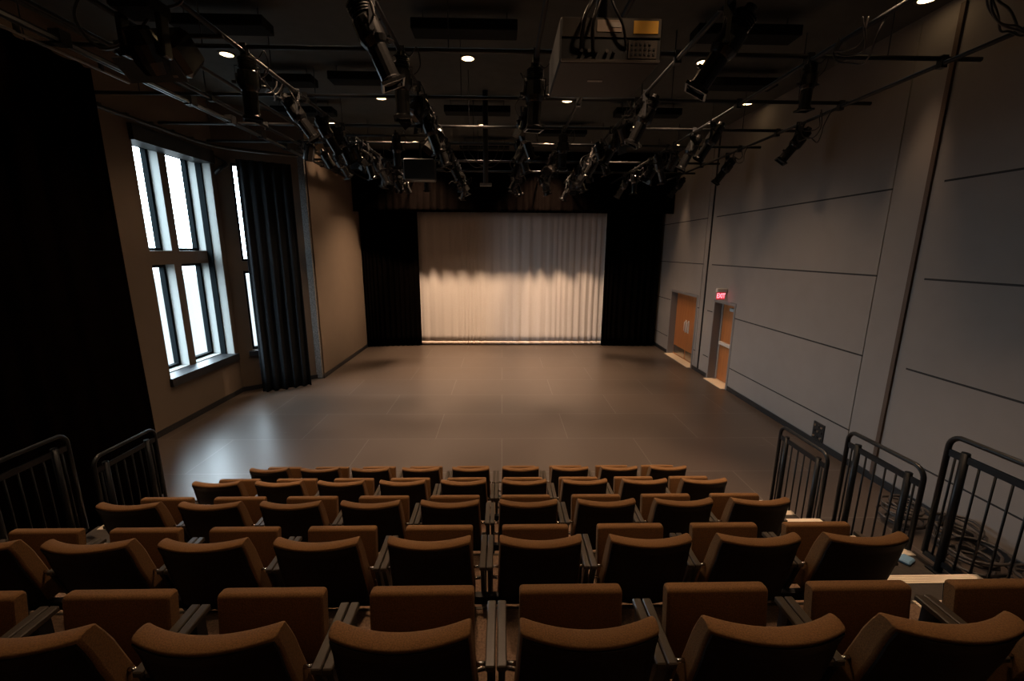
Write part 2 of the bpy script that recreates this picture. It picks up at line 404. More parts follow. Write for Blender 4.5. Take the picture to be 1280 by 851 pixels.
# ------------------------------------------------------------------ drapes
def drape(pts, z0, z1, amp, wl, seed=0, hem=None, step=.025, thick=True, flare=.4):
    """folded cloth following the plan polyline pts; folds run down the cloth"""
    rnd = random.Random(seed); P = [Vector((*p, 0)) for p in pts]
    Ls = [0]
    for i in range(1, len(P)): Ls.append(Ls[-1] + (P[i] - P[i - 1]).length)
    n = int(Ls[-1] / step); ph = 0; cols = []
    nz = 14; phs = [rnd.uniform(0, 6.28) for _ in range(6)]
    for i in range(n + 1):
        s = Ls[-1] * i / n; k = max(j for j in range(len(Ls)) if Ls[j] <= s + 1e-9); k = min(k, len(P) - 2)
        t = (P[k + 1] - P[k]).normalized(); p = P[k] + t * (s - Ls[k]); nn = Vector((-t.y, t.x, 0))
        ph += step * 2 * PI / (wl * (1 + .35 * math.sin(s * 1.7 + phs[0]) + .25 * math.sin(s * 4.1 + phs[1])))
        col = []
        for j in range(nz + 1):
            zz = j / nz
            a = amp * (1 - flare * zz) * (.75 + .25 * math.sin(s * 3 + phs[2]))
            off = a * (math.sin(ph + .25 * math.sin(zz * 5 + s)) + .25 * math.sin(2.3 * ph + phs[3]))
            col.append(p + nn * off + Vector((0, 0, z0 + (z1 - z0) * zz)))
        cols.append(col)
    vs = [v for c in cols for v in c]; m_ = nz + 1
    fs = [(i * m_ + j, (i + 1) * m_ + j, (i + 1) * m_ + j + 1, i * m_ + j + 1) for i in range(n) for j in range(nz)]
    mb = MB(); mb.add(vs, fs, True)
    if hem:
        hz = hem; vs2 = []
        for c in cols:
            d = c[0]; e = c[0] + (c[1] - c[0]) * (hz / ((z1 - z0) / nz)); vs2 += [d + Vector((0, -.004, 0)), e + Vector((0, -.004, 0))]
        hb = MB(); hb.add(vs2, [(2 * i, 2 * i + 2, 2 * i + 3, 2 * i + 1) for i in range(n)], True)
        return mb, hb
    return mb
def solid(o, t=.004):
    md = o.modifiers.new('thickness', 'SOLIDIFY'); md.thickness = t; return o
mb, hb = drape([(-2.98, 15.3), (3.72, 15.3)], .03, 4.78, .022, .30, 3, hem=.11)
wc = tag(solid(mb.build('stage_curtain', SCRIM)), 'wide off-white curtain hanging at the back of the stage', 'curtain')
solid(hb.build('curtain_hem', SCRIMH, wc))
tag(solid(drape([(-4.78, 14.9), (-4.0, 15.05), (-2.9, 15.15)], .02, 5.2, .05, .2, 5).build('leg_curtain', VELVET)), 'black side curtain left of the white stage curtain', 'curtain', 'black stage drapes')
tag(solid(drape([(3.62, 15.15), (4.6, 15.1), (5.48, 15.1)], .02, 5.2, .05, .2, 6).build('leg_curtain', VELVET)), 'black side curtain right of the white stage curtain', 'curtain', 'black stage drapes')
tag(solid(drape([(-4.78, 14.33), (5.6, 14.33)], 4.6, 6.45, .03, .35, 8).build('border_curtain', VELVET)), 'black border valance across the top of the stage opening', 'curtain', 'black stage drapes')
tag(solid(drape([(-4.82, -2.4), (-4.76, 1.5), (-4.74, 5.55)], .02, 5.42, .06, .3, 9, flare=.2).build('masking_curtain', mat('brown_black_velour', (.0035, .0020, .0014), .95, noise=7, spec=0))), 'tall black curtain closing off the left side of the seating', 'curtain')
tag(solid(drape([(-5.76, 9.93), (-5.4, 10.15), (-4.86, 10.5)], .02, 5.3, .07, .24, 17, flare=.5).build('window_curtain', NAVY)), 'blue-black curtain drawn half over the second window', 'curtain')
# curtain track along the window wall
tr = tag(empty('curtain_track'), 'black curtain track running above both windows', 'curtain track')
path = [(-6.12, y, 5.5) for y in (5.2, 6.5, 8, 9.2)] + [(-6.02, 9.65, 5.5), (-5.85, 9.87, 5.5), (-5.4, 10.18, 5.5), (-4.7, 10.6, 5.5)]
MB().tube(path, .035, 6).build('rail', BLACKP, tr)
b = MB(); b.tube([(-6.29, 9.98, 5.4), (-6.08, 10.12, 5.26)], .022, 6); b.tube([(-6.29, 10.0, 5.0), (-6.08, 10.14, 5.24)], .05, 6)  # two black diagonal tubes at the wall below the track
b.build('wall_diagonals', BLACKP, tr)
for i in range(1, 9):
    y = 5.2 + i * .5
    MB().box(-6.3, -6.1, y - .02, y + .02, 5.53, 5.56).build('bracket', BLACKP, tr)

# ------------------------------------------------------------------ seating platform
TY = [4.75, 3.87, 2.96, 2.08, 1.17, .28, -.62]      # front edges of tiers D, C, B, A and two above
TZ = [.34, .69, 1.04, 1.39, 1.74, 2.09, 2.44]
PX0, PX1 = -4.02, 3.34
pf = tag(empty('seating_platform', (0, 2, 0)), 'stepped seating platform with brown carpet and pale step nosings', 'seating platform')
def pbx(name, m, *a, **k):
    o = MB().box(*a, **k).build(name, m, pf); o.location = (0, -2, 0); return o
for i, (y, z) in enumerate(zip(TY, TZ)):
    yb = TY[i + 1] if i + 1 < len(TY) else -1.5
    pbx('tier', DECK, PX0, PX1, -1.5 if i > 2 else yb - .2, y, TZ[i - 1] - .01 if i else 0, z - .012)
    c = MB().box(-3.12, 2.42, yb, y - .012, z - .012, z).build('carpet', CARPET, pf); c.location = (0, -2, 0)
    pbx('aisle_deck', AISLE, 2.42, PX1, yb, y - .012, z - .012, z)
    pbx('aisle_deck', AISLE, PX0, -3.12, yb, y - .012, z - .012, z)
    pbx('edge_trim', ARM, -3.12, 2.42, y - .012, y + .004, z - .03, z + .003)
    for x0, x1 in ((2.42, PX1 - .04), (PX0 + .04, -3.12)):
        if i < 5:
            mb = MB(); 
            for r_ in range(5): mb.box(x0, x1, y - .068 + r_ * .0145, y - .058 + r_ * .0145, z, z + .006)
            mb.box(x0, x1, y - .07, y + .006, z - .002, z + .003); mb.box(x0, x1, y, y + .006, z - .035, z)
            o = mb.build('step_nosing', ALU, pf); o.location = (0, -2, 0)
            hz = z - .175; hy = y + .40
            pbx('half_step', AISLE, x0, x1, y, hy, hz - .17, hz)
            mb = MB()
            for r_ in range(5): mb.box(x0, x1, hy - .068 + r_ * .0145, hy - .058 + r_ * .0145, hz, hz + .006)
            mb.box(x0, x1, hy - .07, hy + .006, hz - .002, hz + .003); mb.box(x0, x1, hy, hy + .006, hz - .035, hz)
            o = mb.build('step_nosing', ALU, pf); o.location = (0, -2, 0)

# ------------------------------------------------------------------ theatre chair
def interp(t, ks):
    for (a, va), (b_, vb) in zip(ks, ks[1:]):
        if (a <= t <= b_) or (b_ <= t <= a): return va + (vb - va) * (t - a) / (b_ - a)
    return ks[0][1] if abs(t - ks[0][0]) < abs(t - ks[-1][0]) else ks[-1][1]
def curved_pad(z0, z1, hw, yf, th, sag, inset_top=.0, nx=12, nz=8, r=.018):
    """upholstered pad: front face y=yf(z), thickness th(z), wings forward; rounded rim"""
    vs = []; fs = []
    prof = []   # closed cross-section in (z, depth fraction) for each z: build as grid around (front, top, back, bottom)
    zs = [z0 + (z1 - z0) * i / nz for i in range(nz + 1)]
    loop = [(z0 + r * .3, -.0)] + [(z, 0.) for z in zs[1:-1]] + [(z1 - r * .3, 0), (z1, .12), (z1 + .003, .5), (z1, .9), (z1 - r * .3, 1)] + [(z, 1.) for z in reversed(zs[1:-1])] + [(z0 + r * .3, 1), (z0, .9), (z0, .1)]
    xs = [-hw, -hw + .004, -hw + .012] + [-hw + .012 + (2 * hw - .024) * i / nx for i in range(1, nx)] + [hw - .012, hw - .004, hw]
    sh = [.16, .05, 0] + [0] * (nx - 1) + [0, .05, .16]
    n = len(loop)
    for x, k in zip(xs, sh):
        for z, fr_ in loop:
            t = th(z); u = fr_ * (1 - 2 * k) + k; zc = (z0 + z1) / 2; zz = zc + (z - zc) * (1 - k * .05)
            s = -sag * (1 - (x / hw) ** 2)
            vs.append((x * (1 + .14 * (z1 - zz)), yf(z) - u * t + s, zz))
    m_ = len(xs)
    for i in range(m_ - 1):
        for j in range(n):
            a, b2 = i * n + j, i * n + (j + 1) % n
            fs.append((a, a + n, b2 + n, b2))
    fs.append(tuple(range(n))); fs.append(tuple((m_ - 1) * n + j for j in range(n))[::-1])
    mb = MB(); mb.add(vs, fs, True); mb.sm[-1] = mb.sm[-2] = False
    return mb
YF = lambda z: interp(z, [(.40, .135), (.62, .075), (.75, .04), (.84, 0)])
TH = lambda z: interp(z, [(.40, .09), (.70, .085), (.84, .068)])
def make_chair():
    root = empty('theater_chair')
    bk = curved_pad(.41, .838, .222, YF, TH, .054).build('backrest', FABRIC, root)
    # dark rear shell just behind the padding
    vs = []; nx, nz = 12, 7
    for i in range(nx + 1):
        x = -.214 + .428 * i / nx
        for j in range(nz + 1):
            z = .385 + (.822 - .385) * j / nz
            s = -.054 * (1 - (x / .222) ** 2); y = YF(z) - TH(z) + s
            vs.append((x * (1 + .14 * (.84 - z)), y - .006, z))
    k = nz + 1; fs = [(i * k + j, i * k + j + 1, (i + 1) * k + j + 1, (i + 1) * k + j) for i in range(nx) for j in range(nz)]
    back = [(x, y + .012, z) for x, y, z in vs]
    mb = MB(); mb.add(vs + back, fs + [tuple(q + len(vs) for q in f_[::-1]) for f_ in fs], True)
    def edge(ids):
        for a, c in zip(ids, ids[1:]): mb.f.append((a, c, c + len(vs), a + len(vs))); mb.sm.append(False); mb.mi.append(0)
    edge([i * k for i in range(nx + 1)]); edge([i * k + nz for i in range(nx + 1)]); edge(list(range(k))); edge([nx * k + j for j in range(k)])
    mb.build('back_shell', SHELL, root)
    # tipped-up seat: pad leaning slightly
    yf2 = lambda z: interp(z, [(.27, .215), (.67, .315)])
    seat = MB(); 
    M = Matrix.Translation((0, .285, .47)) @ Matrix.Rotation(R(-7), 4, 'X')
    # rounded slab
    prof = []; rr = .017; hz, hy = .20, .028
    for cx, cz, a0 in ((hy - rr, hz - rr, 0), (-hy + rr, hz - rr, 90), (-hy + rr, -hz + rr, 180), (hy - rr, -hz + rr, 270)):
        for a in range(0, 91, 18): prof.append((cx + rr * math.cos(R(a0 + a)), cz + rr * math.sin(R(a0 + a))))
    xs = [-.208, -.203, -.194, .194, .203, .208]; sc = [.84, .96, 1, 1, .96, .84]
    vs = [M @ Vector((x, y * (hy - (1 - s) * .04) / hy, z * (hz - (1 - s) * .06) / hz)) for x, s in zip(xs, sc) for y, z in prof]
    n = len(prof); fs = [(i * n + j, i * n + (j + 1) % n, (i + 1) * n + (j + 1) % n, (i + 1) * n + j) for i in range(5) for j in range(n)]
    seat.add(vs, fs, True); seat.add([vs[j] for j in range(n)], [tuple(range(n))[::-1]]); seat.add([vs[5 * n + j] for j in range(n)], [tuple(range(n))])
    seat.build('seat', FABRIC, root)
    MB().box(-.195, .195, .026, .037, -.17, .17, M=M).build('seat_pan', SHELL, root)
    for s in (-1, 1):
        x = s * .2795
        a = MB(); a.box(x - .0175, x + .0175, .03, .32, .575, .60, bev=.004)
        a.build('armrest', ARM, root)
        l = MB()
        l.box(x - .014, x + .014, .235, .285, 0.0, .575)                         # front upright
        Md = Matrix.Translation((x, .06, .575)) @ Matrix.Rotation(R(18), 4, 'X')
        l.box(-.011, .011, -.02, .02, -.50, 0, M=Md)                              # raked rear bar
        l.box(x - .02, x + .02, .03, .31, 0, .02)
        l.build('leg', STEEL, root)
        p = MB(); p.tube([(s * .225, .055, .585), (x - s * .015, .055, .585)], .008, 8)
        p.build('arm_pin', PIN, root)
        MB().tube([(s * .205, .22, .36), (x, .24, .36)], .011, 8).build('hinge_pin', PIN, root)
    MB().box(-.30, .30, .05, .09, .335, .385).build('cross_beam', STEEL, root)
    return root
ch0 = make_chair()
CH[ch0.name] = kids(ch0)
ORD = ['first', 'second', 'third', 'fourth', 'fifth', 'sixth', 'seventh', 'eighth', 'ninth']
RD = [('front row', 4.75, 0.0, .375, range(-5, 4)), ('second row from the stage', 3.868, .34, .372, range(-5, 4)),
      ('middle row', 2.967, .69, .340, range(-5, 4)), ('second nearest row', 2.069, 1.04, .350, range(-5, 4)),
      ('nearest row', 1.179, 1.39, .467, range(-4, 4))]
first = True
for rn, y, z, c, idx in RD:
    n = len(idx)
    for j, i in enumerate(idx):
        o = ch0 if first else copy_tree(ch0); first = False
        o.location = ((i + c) * .6, y, z)
        k = n - 1 - j
        if j <= n // 2 and not (n == 8 and j == 4): side = (ORD[j] + ' from the left') if j else 'leftmost'
        else: side = (ORD[k] + ' from the right') if k else 'rightmost'
        if n == 9 and j == 4: side = 'in the middle'
        tag(o, 'brown folding theatre chair, %s, in the %s' % (side, rn) if j != 4 or n == 8 else 'brown folding theatre chair at the centre of the %s' % rn, 'chair', 'theatre chairs on the stepped platform')

# ------------------------------------------------------------------ guard rails
def make_rail(L_, H_):
    root = empty('guard_rail')
    r = .019; c = .09; pts = [(0, 0, .08), (0, 0, H_ - c)]
    for a in range(15, 91, 15): pts.append((0, c - c * math.cos(R(a)), H_ - c + c * math.sin(R(a))))
    for a in range(75, -1, -15): pts.append((0, L_ - c + c * math.cos(R(a)), H_ - c + c * math.sin(R(a))))
    pts.append((0, L_, .08))
    MB().tube(pts, r, 10).build('handrail', RAIL, root)
    MB().box(-.008, .008, 0, L_, H_ - .16, H_ - .11).build('upper_bar', RAIL, root)
    MB().box(-.012, .012, 0, L_, .06, .10).build('lower_bar', RAIL, root)
    for y in (.12, L_ - .12):
        p = MB(); p.tube([(0, y, 0), (0, y, H_ - .09)], .026, 10); p.box(-.05, .05, y - .05, y + .05, 0, .012); p.build('post', RAIL, root)
    ys = [.06] + [.12 + (L_ - .24) * i / 5 for i in range(1, 5)] + [L_ - .06]
    for y in ys: MB().tube([(0, y, .09), (0, y, H_ - .12)], .008, 6).build('baluster', RAIL, root)
    return root
rl = make_rail(.74, 1.06)
spots = [(3.3, 3.89, .34, 'black guard rail on the right aisle nearest the stage'), (3.3, 2.96, .69, 'black guard rail in the middle of the right aisle side'),
         (3.3, 2.10, 1.04, 'black guard rail on the right aisle nearest the viewer'), (-3.97, 3.89, .34, 'black guard rail on the left aisle nearest the stage'),
         (-3.97, 2.96, .69, 'black guard rail on the left aisle at the photo edge')]
kl = kids(rl); CH[rl.name] = kl
for i, (x, y, z, lb) in enumerate(spots):
    o = rl if i == 0 else copy_tree(rl)
    o.location = (x, y, z); tag(o, lb, 'railing', 'black guard rails beside the aisles')

# block added for reflected floor light; cables lying beyond the right rails
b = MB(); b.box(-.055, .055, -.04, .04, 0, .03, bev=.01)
o = b.build('reflection_block', BLUEREFL, loc=(3.16, 2.83, 1.04), rot=(0, 0, .5)); tag(o, 'pale blue flat block added for reflected light on the right aisle deck', 'reflection')
rnd = random.Random(4)
for i in range(5):
    x, y = 5.1 + .25 * (i % 2), 3.05 + .42 * i; pts = []
    for k in range(90):
        a = k * .42; rr = .2 + .05 * math.sin(a * .37 + i) ; pts.append((rr * math.cos(a) * (1 + .1 * math.sin(k)), rr * math.sin(a) , .03 + .0032 * k + .015 * math.sin(a * 1.3)))
    o = MB().tube(pts, .016, 6).build('cable_coil', mat('grey_black_cable', (.035, .03, .028), .5), loc=(x, y, 0), rot=(0, 0, i))
    tag(o, ['coiled black cable on the floor by the grey wall, %s' % q for q in ('nearest the viewer', 'second nearest the viewer', 'in the middle of five', 'fourth from the viewer', 'nearest the stage')][i], 'cable', 'cable coils by the right wall')

# ------------------------------------------------------------------ ceiling: lights, clouds, ducts
LIGHTS = [(x, y) for y, xs in ((0.1, (-4.5, -.57, 3.36)), (2.0, (-2.53, 1.37, 5.0)), (3.95, (-4.5, -.57, 3.36)), (5.95, (-5.5, -2.53, 1.37, 5.3)), (7.85, (-4.49, -.57, 3.36)), (9.8, (-2.53, 1.37, 5.23)),
                                (11.7, (-4.25, -.5, 3.33)), (13.5, (-2.55, 1.3, 5.18))) for x in xs]
sd = bpy.data.lights.new('downlight_lamp', 'SPOT'); sd.energy = LAMP; sd.color = (1, .65, .40); sd.spot_size = R(104); sd.spot_blend = 1.0; sd.shadow_soft_size = .11
rowname = {0.1: 'behind the viewer', 2.0: 'over the back rows', 3.95: 'over the middle rows', 5.95: 'over the front edge of the seating', 7.85: 'over the near stage', 9.8: 'over the middle stage', 11.7: 'over the far stage', 13.5: 'nearest the white curtain'}
d0 = None
for x, y in LIGHTS:
    if d0 is None:
        d0 = empty('downlight')
        MB().lathe([(.10, -.012), (.135, -.012), (.135, 0)], 20).build('trim_ring', GLOWC, d0)
        MB().lathe([(0, -.004), (.10, -.006)], 20).build('lamp_lens', GLOW, d0)
        lo = bpy.data.objects.new('downlight_lamp', sd); COL.objects.link(lo); lo.parent = d0; lo.location = (0, 0, -.03)
        CH[d0.name] = kids(d0); o = d0
    else: o = copy_tree(d0)
    o.location = (x, y, ZC)
    lo = [c for c in o.children if c.type == 'LIGHT'] if o is not d0 else [c for c in CH[d0.name] if c.type == 'LIGHT']
    e = {0.1: .03, 2.0: .16, 3.95: .9, 5.95: .9, 11.7: 1.1, 13.5: 5.0}.get(y, 1.0) * (.30 if abs(x) > 4.9 and y < 9 else .10 if abs(x) > 5 else .25 if x == -4.25 else .5 if x < -4 and y > 5 else 1.7 if y == 3.95 and abs(x) > 3 else 1)
    dd = sd.copy(); dd.energy = LAMP * e; lo[0].data = dd
    if (x, y) == (1.37, 2.0): dd.energy = LAMP * .36
    if abs(x) > 4.9: dd.spot_size = R(34); dd.spot_blend = .7
    if y == 3.95 and abs(x) > 3: dd.spot_size = R(64); dd.spot_blend = .9
    xs = sorted(a for a, c in LIGHTS if c == y); n_ = len(xs); q = xs.index(x)
    pos = {3: ('left', 'centre', 'right'), 4: ('far left', 'left', 'right', 'far right')}[n_][q]
    tag(o, 'warm recessed ceiling downlight %s, %s one' % (rowname[y], pos), 'ceiling light', 'recessed ceiling downlights')

baffles = [(-1.2, .2, 6.3, 'over the near stage, centre'), (-2.97, -1.8, 8.05, 'left of centre, second row'), (-1.22, .17, 9.7, 'centre, third row'), (-4.3, -3.1, 6.3, 'over the left speaker'),
    (-3.1, -1.7, 4.9, 'above the seats, left of the projector'), (2.6, 4.0, 6.3, 'right of the projector'), (3.6, 4.8, 8.05, 'second row, by the right wall'), (2.4, 3.8, 9.7, 'third row, right'),
    (-4.9, -3.6, 9.9, 'third row, left'), (.9, 2.1, 11.3, 'fourth row, right of centre'), (-1.2, .2, 12.8, 'last one before the valance'), (-4.6, -3.3, 8.2, 'near the windows, second row')]
for x0, x1, y0, nm in baffles:
    hw = (x1 - x0) / 2
    o = MB().box(-hw, hw, 0, .30, -.13, .0, bev=.01).build('acoustic_panel', CLOUD, loc=((x0 + x1) / 2, y0, 6.36))
    for sx in (-1, 1): MB().tube([(sx * hw * .8, .15, -.01), (sx * hw * .8, .15, .14)], .006, 6).build('hanger', STEEL, o)
    tag(o, 'black slim ceiling baffle, ' + nm, 'ceiling panel', 'suspended black baffles')

# pipe grid
ZP = 5.58
pipes = []
for i, y in enumerate((3.8, 5.33, 6.83, 8.33, 9.6, 11.35, 12.75)):
    x0 = -6.1 if y > 8 else -6.2
    o = MB().tube([(x0, y, ZP), (5.5, y, ZP)], .026, 8).build('grid_pipe', PIPE)
    for x in (-5.2, -3.3, -.6, 2.5, 4.4): MB().tube([(x, y, ZP), (x, y, ZC)], .007, 6).build('hanger_rod', STEEL, o)
    tag(o, 'black lighting pipe across the room, %s' % ('nearest the viewer', 'second nearest the viewer', 'third from the viewer', 'fourth from the viewer', 'fifth from the viewer', 'second from the stage curtain', 'nearest the stage curtain')[i], 'pipe', 'lighting grid pipes')
LX = [(-4.2, 'left, inside the bright track'), (-3.6, 'left of the speaker'), (-2.85, 'left of centre'), (-1.12, 'just left of centre'), (.38, 'over the centre seats'), (1.12, 'just right of centre by the projector'), (1.98, 'right of the projector'), (3.5, 'right'), (5.05, 'along the right wall')]
for x, nm in LX:
    o = MB().tube([(x, .5, ZP - .055), (x, 14.3, ZP - .055)], .026, 8).build('grid_pipe', PIPE)
    for y in (3.8, 5.33, 6.83, 8.33, 9.6, 11.35, 12.75): MB().box(x - .035, x + .035, y - .035, y + .035, ZP - .1, ZP + .03).build('grid_clamp', STEEL, o)
    tag(o, 'black lengthwise lighting pipe, ' + nm, 'pipe', 'lighting grid pipes')
# bright double track on the left
t_ = empty('curtain_track', (-4.62, 0, 5.52)); tag(t_, 'bright metal double track running along the upper left', 'curtain track')
for dx in (-.03, .03): MB().box(dx - .008, dx + .008, 1.5, 13.5, -.03, .0).build('rail', PIPEB, t_)
MB().box(-.05, .05, 1.5, 13.5, .0, .012).build('web', PIPE, t_)
for i in range(12): MB().box(-.06, .06, 2.2 + i * .95, 2.32 + i * .95, -.045, .09).build('hanger_bracket', STEEL, t_)
t_ = empty('curtain_track', (-4.76, 0, 5.46)); tag(t_, 'thin track carrying the black masking curtain', 'curtain track')
MB().tube([(0, -1, 0), (0, 6.1, 0)], .014, 6).build('rail', mat('copper_lit_track', (.35, .3, .26), .35, metal=.7), t_)
for i in range(8): MB().box(-.015, .015, -.6 + i * .9, -.56 + i * .9, 0, .15).build('hanger_bracket', STEEL, t_)

# ------------------------------------------------------------------ stage lighting fixtures (origin on the pipe)
DROP = .30
def clamp_mb():
    c = MB(); c.box(-.012, .012, -.035, .035, -.09, .035); c.box(-.02, .02, -.045, -.028, -.07, .04); c.box(-.02, .02, -.045, .035, .025, .045)
    c.tube([(0, .03, -.04), (0, .075, -.04)], .007, 6); c.tube([(0, 0, -.09), (0, 0, -.14)], .011, 6); return c
def yoke_mb(w_, d):
    y = MB(); y.box(-w_ - .004, w_ + .004, -.016, .016, -.147, -.138); y.box(-w_ - .005, -w_, -.016, .016, -d - .03, -.139); y.box(w_, w_ + .005, -.016, .016, -d - .03, -.138)
    y.tube([(w_, 0, -d), (w_ + .045, 0, -d)], .018, 8); y.tube([(-w_ - .045, 0, -d), (-w_, 0, -d)], .018, 8); return y
def ers():
    root = empty('ellipsoidal_spotlight')
    clamp_mb().build('clamp', STEEL, root); yoke_mb(.115, DROP).build('yoke', STEEL, root)
    h = MB(); h.lathe([(0, .30), (.045, .30), (.05, .26), (.075, .25), (.078, .14), (.10, .12), (.105, -.02), (.085, -.06), (.07, -.08)], 16)
    for i in range(5): h.lathe([(.079, .15 + i * .02), (.09, .15 + i * .02), (.09, .157 + i * .02), (.079, .157 + i * .02)], 16)
    h.box(-.11, -.09, -.03, .03, -.02, .05); h.box(.09, .11, -.03, .03, -.02, .05)
    ho = h.build('lamp_housing', LAMPBODY, root, loc=(0, 0, -DROP))
    t = MB(); t.lathe([(.072, -.05), (.076, -.08), (.076, -.30), (.088, -.31), (.09, -.335), (.076, -.335)], 16)
    t.box(-.012, .012, .074, .1, -.2, -.17)
    t.build('lens_barrel', LAMPBODY, root, loc=(0, 0, -DROP))
    MB().lathe([(0, -.318), (.05, -.322), (.076, -.328)], 16, smooth=True).build('lens', LENSRIM, root, loc=(0, 0, -DROP))
    g = MB(); g.box(-.095, .095, -.095, -.078, -.355, -.33); g.box(-.095, .095, .078, .095, -.355, -.33); g.box(-.095, -.078, -.078, .078, -.355, -.33); g.box(.078, .095, -.078, .078, -.355, -.33)
    g.build('gel_frame', LAMPBODY, root, loc=(0, 0, -DROP))
    pts = [(.02, 0, .02), (.1, -.05, -.05), (.17, -.1, .02), (.2, -.02, -.12), (.12, .02, -.2), (.04, .02, -.12), (0, 0, -.05)]
    c = MB(); c.tube(spl(pts), .007, 5); c.build('cable', CABLE, root)
    return root
def spl(P, n=6):
    P = [Vector(p) for p in P]; out = []
    for i in range(len(P) - 1):
        a, b_, c, d = P[max(i - 1, 0)], P[i], P[i + 1], P[min(i + 2, len(P) - 1)]
        for k in range(n):
            t = k / n; out.append(.5 * ((2 * b_) + (-a + c) * t + (2 * a - 5 * b_ + 4 * c - d) * t * t + (-a + 3 * b_ - 3 * c + d) * t ** 3))
    out.append(P[-1]); return out
def fresnel():
    root = empty('fresnel_spotlight')
    clamp_mb().build('clamp', STEEL, root); yoke_mb(.125, DROP).build('yoke', STEEL, root)
    h = MB(); h.lathe([(0, .15), (.09, .15), (.115, .12), (.115, -.10), (.125, -.11), (.125, -.135), (.10, -.135)], 16)
    for i in range(4): h.lathe([(.116, .02 + i * .025), (.124, .02 + i * .025), (.124, .03 + i * .025), (.116, .03 + i * .025)], 16)
    h.build('lamp_housing', LAMPBODY, root, loc=(0, 0, -DROP))
    MB().lathe([(0, -.105), (.06, -.115), (.10, -.125)], 16, smooth=True).build('lens', LENSRIM, root, loc=(0, 0, -DROP))
    g = MB()   # barn doors
    for a in range(4):
        Mx = Matrix.Rotation(a * PI / 2, 4, 'Z') @ Matrix.Translation((0, .12, -.14)) @ Matrix.Rotation(R(28), 4, 'X')
        g.box(-.09, .09, -.002, .002, -.12, 0, M=Mx)
    g.build('barn_door', LAMPBODY, root, loc=(0, 0, -DROP))
    pts = [(0, .02, .02), (-.12, .05, -.02), (-.2, .05, -.15), (-.14, 0, -.28), (-.05, 0, -.16), (0, 0, -.06)]
    MB().tube(spl(pts), .007, 5).build('cable', CABLE, root)
    return root
def par():
    root = empty('par_can')
    clamp_mb().build('clamp', STEEL, root); yoke_mb(.10, DROP).build('yoke', STEEL, root)
    h = MB(); h.lathe([(0, .19), (.035, .19), (.04, .13), (.09, .09), (.095, .05), (.095, -.19), (.088, -.19)], 16)
    h.build('lamp_housing', LAMPBODY, root, loc=(0, 0, -DROP))
    MB().lathe([(0, -.06), (.09, -.08)], 16, smooth=True).build('lens', LENSRIM, root, loc=(0, 0, -DROP))
    g = MB(); g.lathe([(.088, -.19), (.105, -.192), (.105, -.2), (.088, -.2)], 4, M=Matrix.Rotation(PI / 4, 4, 'Z')); g.build('gel_frame', LAMPBODY, root, loc=(0, 0, -DROP))
    pts = [(0, 0, .02), (.08, .06, .1), (.17, .08, -.03), (.15, .04, -.2), (.05, 0, -.11)]
    MB().tube(spl(pts), .007, 5).build('cable', CABLE, root)
    return root
PROTO = {'e': ers(), 'f': fresnel(), 'p': par()}
for p in PROTO.values(): CH[p.name] = kids(p)
used = set()
